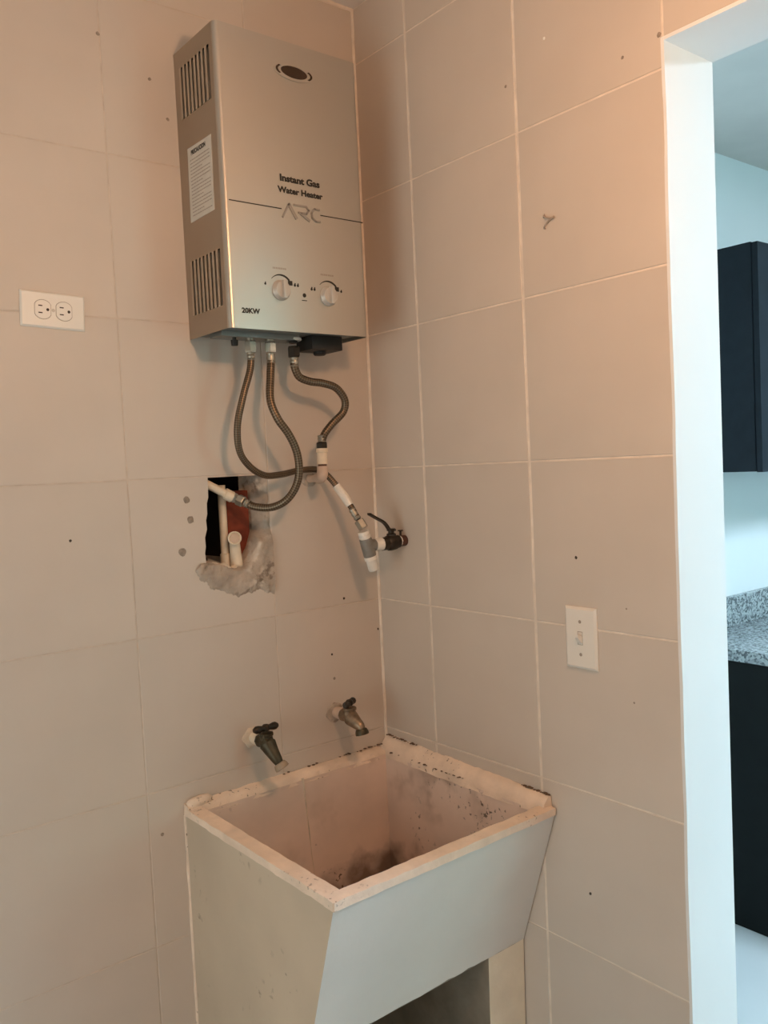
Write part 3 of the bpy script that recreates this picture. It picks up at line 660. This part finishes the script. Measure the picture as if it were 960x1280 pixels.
dc = V((-0.35, -0.9, 0.05)).normalized()
bm = B(); tube(bm, smooth_path([(-0.366, 0.020, 1.350), (-0.3675, 0.021, 1.375), (-0.3690, 0.020, 1.396), (-0.3735, 0.012, 1.410)], 5), 0.0115, 14, rfun=lambda q: 0.0135-0.003*q); obj('elbow', bm, M['pvc'], t)
bm = B(); lathe(bm, V((-0.3720, 0.016, 1.412)), dc, [(0, 0.010), (0.002, 0.0142), (0.014, 0.0145), (0.015, 0.0125), (0.0135, 0.0115), (0.0125, 0.0110)], 18); obj('cap', bm, M['pvc'], t)
bm = B(); lathe(bm, V((-0.3720, 0.016, 1.412))+dc*0.0125, dc, [(0, 0.0105), (0.0015, 0.009)], 16); obj('plug', bm, M['pvc_pink'], t)

# ================================================================== GAS VALVE ON THE RIGHT WALL
t = thing('shutoff_valve', (0, -0.103, 1.377), 'black lever valve sticking out of the right tiled wall beside the corner', 'valve')
ax = (-1, 0, -0.04)
bm = B(); lathe(bm, (0.0, -0.103, 1.378), ax, [(0, 0.0125), (0.016, 0.0125)], 14); obj('pipe', bm, M['rusty'], t)
bm = B(); lathe(bm, (-0.012, -0.103, 1.388), (0, 0, 1), [(0, 0.0025), (0.012, 0.0025), (0.012, 0.006), (0.0145, 0.006)], 10); obj('screw', bm, M['dark_valve'], t)
bm = B(); lathe(bm, (-0.0145, -0.103, 1.3775), ax, [(0, 0.0125), (0.006, 0.0125)], 14); obj('tape', bm, M['pvc_white'], t, label='white thread tape')
bm = B(); lathe(bm, (-0.0200, -0.103, 1.3772), ax, [(0, 0.0150), (0.008, 0.0150), (0.010, 0.0175), (0.020, 0.0185), (0.030, 0.0175), (0.033, 0.0150), (0.048, 0.0150)], 12)
obj('body', bm, M['dark_valve'], t)
bm = B(); lathe(bm, (-0.0390, -0.103, 1.390), (0, 0, 1), [(0, 0.011), (0.006, 0.011), (0.008, 0.007), (0.013, 0.007), (0.013, 0.010), (0.018, 0.010)], 12); obj('stem', bm, M['dark_valve'], t)
bm = B()
lp = smooth_path([(-0.030, -0.103, 1.4045), (-0.0440, -0.104, 1.4055), (-0.0540, -0.105, 1.4170), (-0.0640, -0.106, 1.4255), (-0.0850, -0.107, 1.4360), (-0.1030, -0.108, 1.4455)], 4)
pr_ = None
for p in lp:
    a = [p+V((0.002*k1, 0.0065*k2, 0.0022*k3)) for k1, k2, k3 in ((0, -1, -1), (0, 1, -1), (0, 1, 1), (0, -1, 1))]
    r = [bm.verts.new(q) for q in a]
    if pr_:
        for j in range(4): bm.faces.new((pr_[j], pr_[(j+1) % 4], r[(j+1) % 4], r[j]))
    else: bm.faces.new(r[::-1])
    pr_ = r
bm.faces.new(pr_); obj('lever', bm, M['dark_valve'], t)
t = thing('pipe_tee', (-0.104, -0.103, 1.36), 'grey pipe tee with white ends between the long hose and the black lever valve', 'pipe')
dt = (V((-0.0935, -0.103, 1.3215))-V((-0.1175, -0.103, 1.4085))).normalized(); p0 = V((-0.1175, -0.103, 1.4085))
bm = B(); lathe(bm, p0, dt, [(0, 0.0125), (0.003, 0.0132), (0.007, 0.0132), (0.007, 0.0118), (0.009, 0.0118), (0.009, 0.0132), (0.015, 0.0132), (0.016, 0.0122), (0.018, 0.0122)], 18); obj('bushing', bm, M['pvc_white'], t, label='white ribbed bushing')
bm = B(); lathe(bm, p0+dt*0.017, dt, [(0, 0.0135), (0.002, 0.0142), (0.040, 0.0142), (0.042, 0.0135)], 18); obj('tee_body', bm, M['pvc_grey'], t)
bm = B(); lathe(bm, (-0.104, -0.103, 1.3755), (1, 0, 0.0), [(0, 0.0135), (0.016, 0.0135)], 16); obj('tee_branch', bm, M['pvc_grey'], t)
bm = B(); lathe(bm, (-0.0885, -0.103, 1.3758), (1, 0, 0.0), [(0, 0.0142), (0.004, 0.0145), (0.008, 0.0140), (0.011, 0.0150), (0.021, 0.0145)], 16); obj('collar', bm, M['pvc_white'], t, label='white collar')
bm = B(); lathe(bm, p0+dt*0.058, dt, [(0, 0.0135), (0.002, 0.0145), (0.009, 0.0145), (0.010, 0.0128), (0.012, 0.0122), (0.032, 0.0118), (0.034, 0.0105)], 18); obj('end_cap', bm, M['pvc_white'], t, label='white end cap')

# ================================================================== WALL TAPS
def tap(base, bars, spout, mats, label, blen, mr):
    x, z = base; t = thing('wall_tap', (x, 0, z), label, 'tap', 'taps above the sink')
    body_m, pipe_m, tip_m, hand_m = mats
    bm = B(); lump(bm, (x-0.001, 0.0, z), mr, x*40, (1.0, 0.3, 1.0), 3); obj('mortar_collar', bm, M['mortar' if pipe_m == 'pvc' else 'cement'], t)
    bm = B(); lathe(bm, (x, 0.001, z), (0, -1, 0), [(0, 0.0125), (0.012, 0.0125), (0.014, 0.0140), (0.030, 0.0140), (0.032, 0.012), (0.036, 0.012)], 14); obj('pipe', bm, M[pipe_m], t)
    yb = -0.058
    bm = B(); lathe(bm, (x, -0.032, z), (0, -1, 0), [(0, 0.0145), (0.008, 0.0155), (0.014, 0.0140), (0.022, 0.0155), (0.034, 0.0150), (0.042, 0.011)], 8); bo = obj('body', bm, M[body_m], t)
    bm = B(); lathe(bm, (x, yb, z+0.006), (0, 0.0, 1), [(0, 0.0145), (0.008, 0.0135), (0.010, 0.0155), (0.015, 0.0155), (0.017, 0.006), (0.026, 0.006)], 8); obj('bonnet', bm, M[body_m], t)
    bm = B(); P = smooth_path([(x, -0.062, z-0.002)]+spout, 5); tube(bm, P, 0.012, 12, rfun=lambda q: 0.0180-0.0085*min(1, q*1.25)); obj('spout', bm, M[body_m], t)
    e = V(P[-1]); dd = (V(P[-1])-V(P[-3])).normalized()
    bm = B(); lathe(bm, e-dd*0.006, dd, [(0, 0.010), (0.001, 0.0125), (0.007, 0.0150), (0.013, 0.0155), (0.014, 0.0120)], 14); obj('nozzle', bm, M[tip_m], t)
    hz = z+0.031; c = V((x, yb, hz)); u = V((math.cos(bars), math.sin(bars), 0))
    bm = B(); lathe(bm, c-V((0, 0, 0.004)), (0, 0, 1), [(0, 0.008), (0.008, 0.0085), (0.011, 0.006)], 12)
    L_ = blen/2; q = [c+u*(L_*s) for s in (-1, -0.82, -0.6, -0.3, 0, 0.3, 0.6, 0.82, 1)]
    rr = [0.0045, 0.0080, 0.0080, 0.0058, 0.0085, 0.0058, 0.0080, 0.0080, 0.0045]
    tube(bm, q, 0.005, 10, rfun=lambda k: rr[min(8, int(round(k*8)))])
    obj('handle', bm, M[hand_m], t, label='dark tee-bar handle')
    return t
tap((-0.363, 0.985), 0.0, [(-0.360, -0.074, 0.968), (-0.3555, -0.086, 0.952), (-0.352, -0.092, 0.942)], ('old_bronze', 'pvc', 'tan_nozzle', 'dark_valve'),
    'dark bronze wall tap with a cream pipe above the sink, farther from the corner', 0.058, 0.024)
tap((-0.146, 0.992), math.radians(31), [(-0.1455, -0.078, 0.983), (-0.1440, -0.092, 0.976), (-0.1435, -0.096, 0.966)], ('old_brass', 'pvc_pink', 'old_bronze', 'dark_valve'),
    'dull brass wall tap above the sink, nearer to the corner', 0.052, 0.022)

# ================================================================== OUTLET AND SWITCH
def pyramid_plate(bm, c, u, v, n, w_, h_, d, e=0.004):
    c, u, v, n = V(c), V(u), V(v), V(n)
    lo = [c+u*(w_/2*a)+v*(h_/2*b) for a, b in ((-1, -1), (1, -1), (1, 1), (-1, 1))]
    mid = [p+n*(d*0.45) for p in lo]; hi = [c+u*((w_/2-e)*a)+v*((h_/2-e)*b)+n*d for a, b in ((-1, -1), (1, -1), (1, 1), (-1, 1))]
    L_ = [[bm.verts.new(p) for p in r] for r in (lo, mid, hi)]
    for a, b in zip(L_, L_[1:]):
        for i in range(4): bm.faces.new((a[i], a[(i+1) % 4], b[(i+1) % 4], b[i]))
    bm.faces.new(L_[2]); bm.faces.new(L_[0][::-1])
OC = V((-0.7255, 0, 1.8605)); tilt = math.radians(-2.2)
t = thing('power_outlet', (OC.x, 0, OC.z), 'cream double power outlet set sideways on the left wall beside the heater', 'outlet')
u, v, n = V((math.cos(tilt), 0, math.sin(tilt))), V((-math.sin(tilt), 0, math.cos(tilt))), V((0, -1, 0))
bm = B(); pyramid_plate(bm, OC, u, v, n, 0.1155, 0.0645, 0.0055, 0.003); obj('cover_plate', bm, M['plastic'], t, smooth=False)
for s in (-1, 1):
    cc = OC+u*(0.0190*s)+n*0.0052
    def outline(k):
        pts = []
        for i in range(24):
            a = 2*math.pi*i/24; x_, y_ = math.cos(a)*0.0172*k, math.sin(a)*0.0172*k; x_ = max(-0.0142*k, min(0.0142*k, x_)); pts.append(cc+u*x_+v*y_)
        return pts
    bm = B(); A_ = [bm.verts.new(p+n*0.0004) for p in outline(1.05)]; bm.faces.new(A_); gsk = obj('gap_ring', bm, M['greyink'], t, smooth=False)
    bm = B(); A_ = [bm.verts.new(p) for p in outline(1.0)]; B_ = [bm.verts.new(p+n*0.0016) for p in outline(0.97)]
    for i in range(24): bm.faces.new((A_[i], A_[(i+1) % 24], B_[(i+1) % 24], B_[i]))
    bm.faces.new(B_); rc = obj('receptacle', bm, M['plastic'], t, smooth=False)
    bm = B()
    for vz in (0.0064, -0.0064):
        q = cc+v*vz-u*0.0045; l_ = 0.0036
        c4 = [q-u*l_-v*0.0010, q+u*l_-v*0.0010, q+u*l_+v*0.0010, q-u*l_+v*0.0010]; hexa(bm, [p+n*0.001 for p in c4]+[p+n*0.0019 for p in c4])
    lathe(bm, cc+u*0.0085+n*0.001, n, [(0, 0.0027), (0.0009, 0.0027)], 12)
    obj('slot', bm, M['slot'], rc, smooth=False)
bm = B(); lathe(bm, OC+n*0.0053, n, [(0, 0.0032), (0.0008, 0.0028)], 12); obj('screw', bm, M['knob'], t)
SC = V((0, -0.6015, 1.2165)); u, v, n = V((0, -1, 0)), V((0, 0, 1)), V((-1, 0, 0))
t = thing('light_switch', (0, SC.y, SC.z), 'cream single toggle light switch on the right wall beside the doorway', 'switch')
bm = B(); pyramid_plate(bm, SC, u, v, n, 0.0715, 0.1145, 0.0065, 0.0045); obj('cover_plate', bm, M['plastic'], t, smooth=False)
for s in (-1, 1):
    bm = B(); lathe(bm, SC+v*(0.0305*s)+n*0.0063, n, [(0, 0.0034), (0.0009, 0.0028)], 12); obj('screw', bm, M['greyink'], t)
bm = B(); q = SC+n*0.0063
for a, b in (((-0.0052, -0.0125), (0.0052, -0.0115)), ((-0.0052, 0.0115), (0.0052, 0.0125)), ((-0.0058, -0.0125), (-0.0048, 0.0125)), ((0.0048, -0.0125), (0.0056, 0.0125))):
    c4 = [q+u*a[0]+v*a[1], q+u*b[0]+v*a[1], q+u*b[0]+v*b[1], q+u*a[0]+v*b[1]]; hexa(bm, c4+[p+n*0.0004 for p in c4])
obj('toggle_slot', bm, M['greyink'], t, smooth=False)
bm = B(); b4 = [q+u*a+v*b for a, b in ((-0.0045, -0.010), (0.0045, -0.010), (0.0045, 0.004), (-0.0045, 0.004))]; t4 = [q+n*0.012+u*a+v*b for a, b in ((-0.0035, 0.003), (0.0035, 0.003), (0.0035, 0.009), (-0.0035, 0.009))]
hexa(bm, b4+t4); obj('toggle', bm, M['plastic'], t, smooth=False)

# bent wire pins left in the right wall
bm = B()
for P in ([(0.002, -0.5480, 1.9960), (-0.004, -0.5490, 1.9950), (-0.006, -0.5620, 1.9870), (-0.006, -0.5755, 1.9850)], [(0.002, -0.5490, 1.9720), (-0.005, -0.5500, 1.9730), (-0.006, -0.5600, 1.9810), (-0.006, -0.5750, 1.9880)], [(0.002, -0.5480, 2.000), (-0.004, -0.5490, 1.992)]):
    tube(bm, smooth_path(P, 4), 0.0014, 6)
tag(obj('wire_hook', bm, M['greyink'], loc=(0, -0.56, 1.985)), 'small bent grey wire hook stuck on the right tiled wall above the light switch', 'hook')

# ================================================================== LAUNDRY SINK
sk = thing('laundry_sink', (-0.264, -0.25, 0.0), 'whitewashed concrete laundry sink built into the corner on two side supports', 'sink')
SX, SY, ST, SB = -0.528, -0.524, 0.868, 0.575
YB = -0.427
bm = B()
def yfront(z): return SY+(YB-SY)*(ST-z)/(ST-SB)
n = 30; fr = []
for i in range(n+1):
    x = SX+(-0.003-SX)*i/n; zb = SB+0.004*noise.noise(V((x*40, 0, 1)))+0.003*noise.noise(V((x*110, 3, 1)))
    if i == 0: zb = SB
    fr.append([bm.verts.new((x, yfront(z), z)) for z in (ST, 0.75, 0.65, zb)])
for a, b in zip(fr, fr[1:]):
    for k in range(3): bm.faces.new((a[k], b[k], b[k+1], a[k+1])).material_index = 0
bl = [bm.verts.new((SX, -0.001, ST)), bm.verts.new((SX, -0.001, SB))]; br = [bm.verts.new((-0.003, -0.001, ST)), bm.verts.new((-0.003, -0.001, SB))]
f = bm.faces.new([bl[0], fr[0][0], fr[0][1], fr[0][2], fr[0][3], bl[1]]); f.material_index = 1
f = bm.faces.new([br[0], br[1], fr[-1][3], fr[-1][2], fr[-1][1], fr[-1][0]]); f.material_index = 1
f = bm.faces.new([bl[1]]+[q[3] for q in fr]+[br[1]]); f.material_index = 3
f = bm.faces.new((bl[0], bl[1], br[1], br[0])); f.material_index = 1
it = [bm.verts.new(p) for p in ((-0.500, -0.498, ST), (-0.025, -0.498, ST), (-0.025, -0.025, ST), (-0.500, -0.025, ST))]
ib = [bm.verts.new(p) for p in ((-0.465, -0.408, 0.607), (-0.040, -0.408, 0.607), (-0.036, -0.040, 0.600), (-0.465, -0.040, 0.604))]
for i in range(4): bm.faces.new((it[i], ib[i], ib[(i+1) % 4], it[(i+1) % 4])).material_index = 2
bm.faces.new(ib).material_index = 2
bm.faces.new([fr[k][0] for k in range(n+1)]+[it[1], it[0]]).material_index = 1
bm.faces.new((bl[0], fr[0][0], it[0], it[3])).material_index = 1
bm.faces.new((bl[0], it[3], it[2], br[0])).material_index = 1
bm.faces.new((br[0], it[2], it[1], fr[-1][0])).material_index = 1
obj('basin', bm, [M['sink_front'], M['sink_side'], M['sink_in'], M['cement_shade']], sk, smooth=False)
# worn cream rim
bm = B()
ribbed(bm, lambda t_: [(SX-0.002, -0.002-0.525*t_, 0.862), (SX-0.001, -0.002-0.525*t_, 0.876), (-0.500, -0.002-0.525*t_, 0.878), (-0.498, -0.002-0.525*t_, 0.862)], 40, 1, 0.0014)
ribbed(bm, lambda t_: [(SX+0.525*t_-0.002, SY-0.001, 0.861), (SX+0.525*t_-0.002, SY-0.001, 0.8755), (SX+0.525*t_-0.002, -0.500, 0.878), (SX+0.525*t_-0.002, -0.498, 0.861)], 40, 2, 0.0014)
ribbed(bm, lambda t_: [(SX+0.525*t_, -0.026, 0.861), (SX+0.525*t_, -0.022, 0.877), (SX+0.525*t_, -0.010, 0.881), (SX+0.525*t_, -0.0005, 0.885), (SX+0.525*t_, -0.0005, 0.861)], 44, 3, 0.0025)
ribbed(bm, lambda t_: [(-0.026, -0.002-0.512*t_, 0.861), (-0.023, -0.002-0.512*t_, 0.882), (-0.010, -0.002-0.512*t_, 0.896), (-0.0005, -0.002-0.512*t_, 0.909-0.014*t_), (-0.0005, -0.002-0.512*t_, 0.861)], 36, 4, 0.003)
lump(bm, (-0.498, -0.010, 0.886), 0.016, 2.2, (1.8, 0.7, 0.7))
obj('rim', bm, M['sink_rim'], sk, angle=60)
bm = B(); ribbed(bm, lambda t_: [(q, y, z) for q, y, z in ((-0.2578+0.011*t_-0.0035, -0.023-0.012*t_, 0.872-0.262*t_), (-0.2578+0.011*t_, -0.028-0.012*t_, 0.872-0.262*t_), (-0.2578+0.011*t_+0.0035, -0.023-0.012*t_, 0.872-0.262*t_))], 14, 7, 0.0008)
obj('mortar_joint', bm, M['mortar'], sk, label='pale vertical joint line inside the basin')
bm = B(); random.seed(11)
def grime(p, q, n, r, gaps):
    for i in range(n):
        t_ = (i+random.uniform(-0.3, 0.3))/n
        if any(a < t_ < b for a, b in gaps) or random.random() < 0.3: continue
        c = V(p).lerp(V(q), t_); lump(bm, c+V((random.uniform(-1, 1), random.uniform(-1, 1), random.uniform(-1, 1)))*0.0012, r*random.uniform(0.35, 1.15), i*1.7, (1.8, 1.8, 0.6), 1)
grime((-0.02, -0.004, 0.887), (-0.30, -0.003, 0.886), 46, 0.0024, [(0.45, 0.62), (0.8, 0.9)])
grime((-0.003, -0.01, 0.908), (-0.003, -0.12, 0.905), 22, 0.0026, [(0.7, 0.75)])
grime((-0.003, -0.44, 0.898), (-0.003, -0.515, 0.896), 14, 0.0026, [])
grime((-0.026, -0.05, 0.878), (-0.026, -0.30, 0.878), 30, 0.0024, [(0.1, 0.25), (0.5, 0.6)])
stuff(obj('grime', bm, M['grime'], sk, smooth=False, label='dark grime in the crevices of the rim'))
# side supports
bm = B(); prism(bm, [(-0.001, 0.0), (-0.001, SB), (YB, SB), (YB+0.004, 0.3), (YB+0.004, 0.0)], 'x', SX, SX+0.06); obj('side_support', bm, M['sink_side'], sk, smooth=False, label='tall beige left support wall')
bm = B(); prism(bm, [(-0.001, 0.0), (-0.001, SB), (YB+0.001, SB+0.001), (YB+0.006, 0.3), (YB+0.006, 0.0)], 'x', -0.104, -0.003)
bm.normal_update()
for f_ in bm.faces:
    if all(abs(v.co.x+0.104) < 1e-4 for v in f_.verts): f_.material_index = 1
obj('side_support', bm, [M['pier'], M['cement_shade']], sk, smooth=False, label='cream plastered right support pier')
bm = B(); tube(bm, [V((SX+0.001, -0.002, 0.866*i/30)) + V((noise.noise(V((i*0.9, 0, 0))), 0, 0))*0.002 for i in range(31)], 0.0045, 8)
obj('mortar_bead', bm, M['sink_rim'], sk)
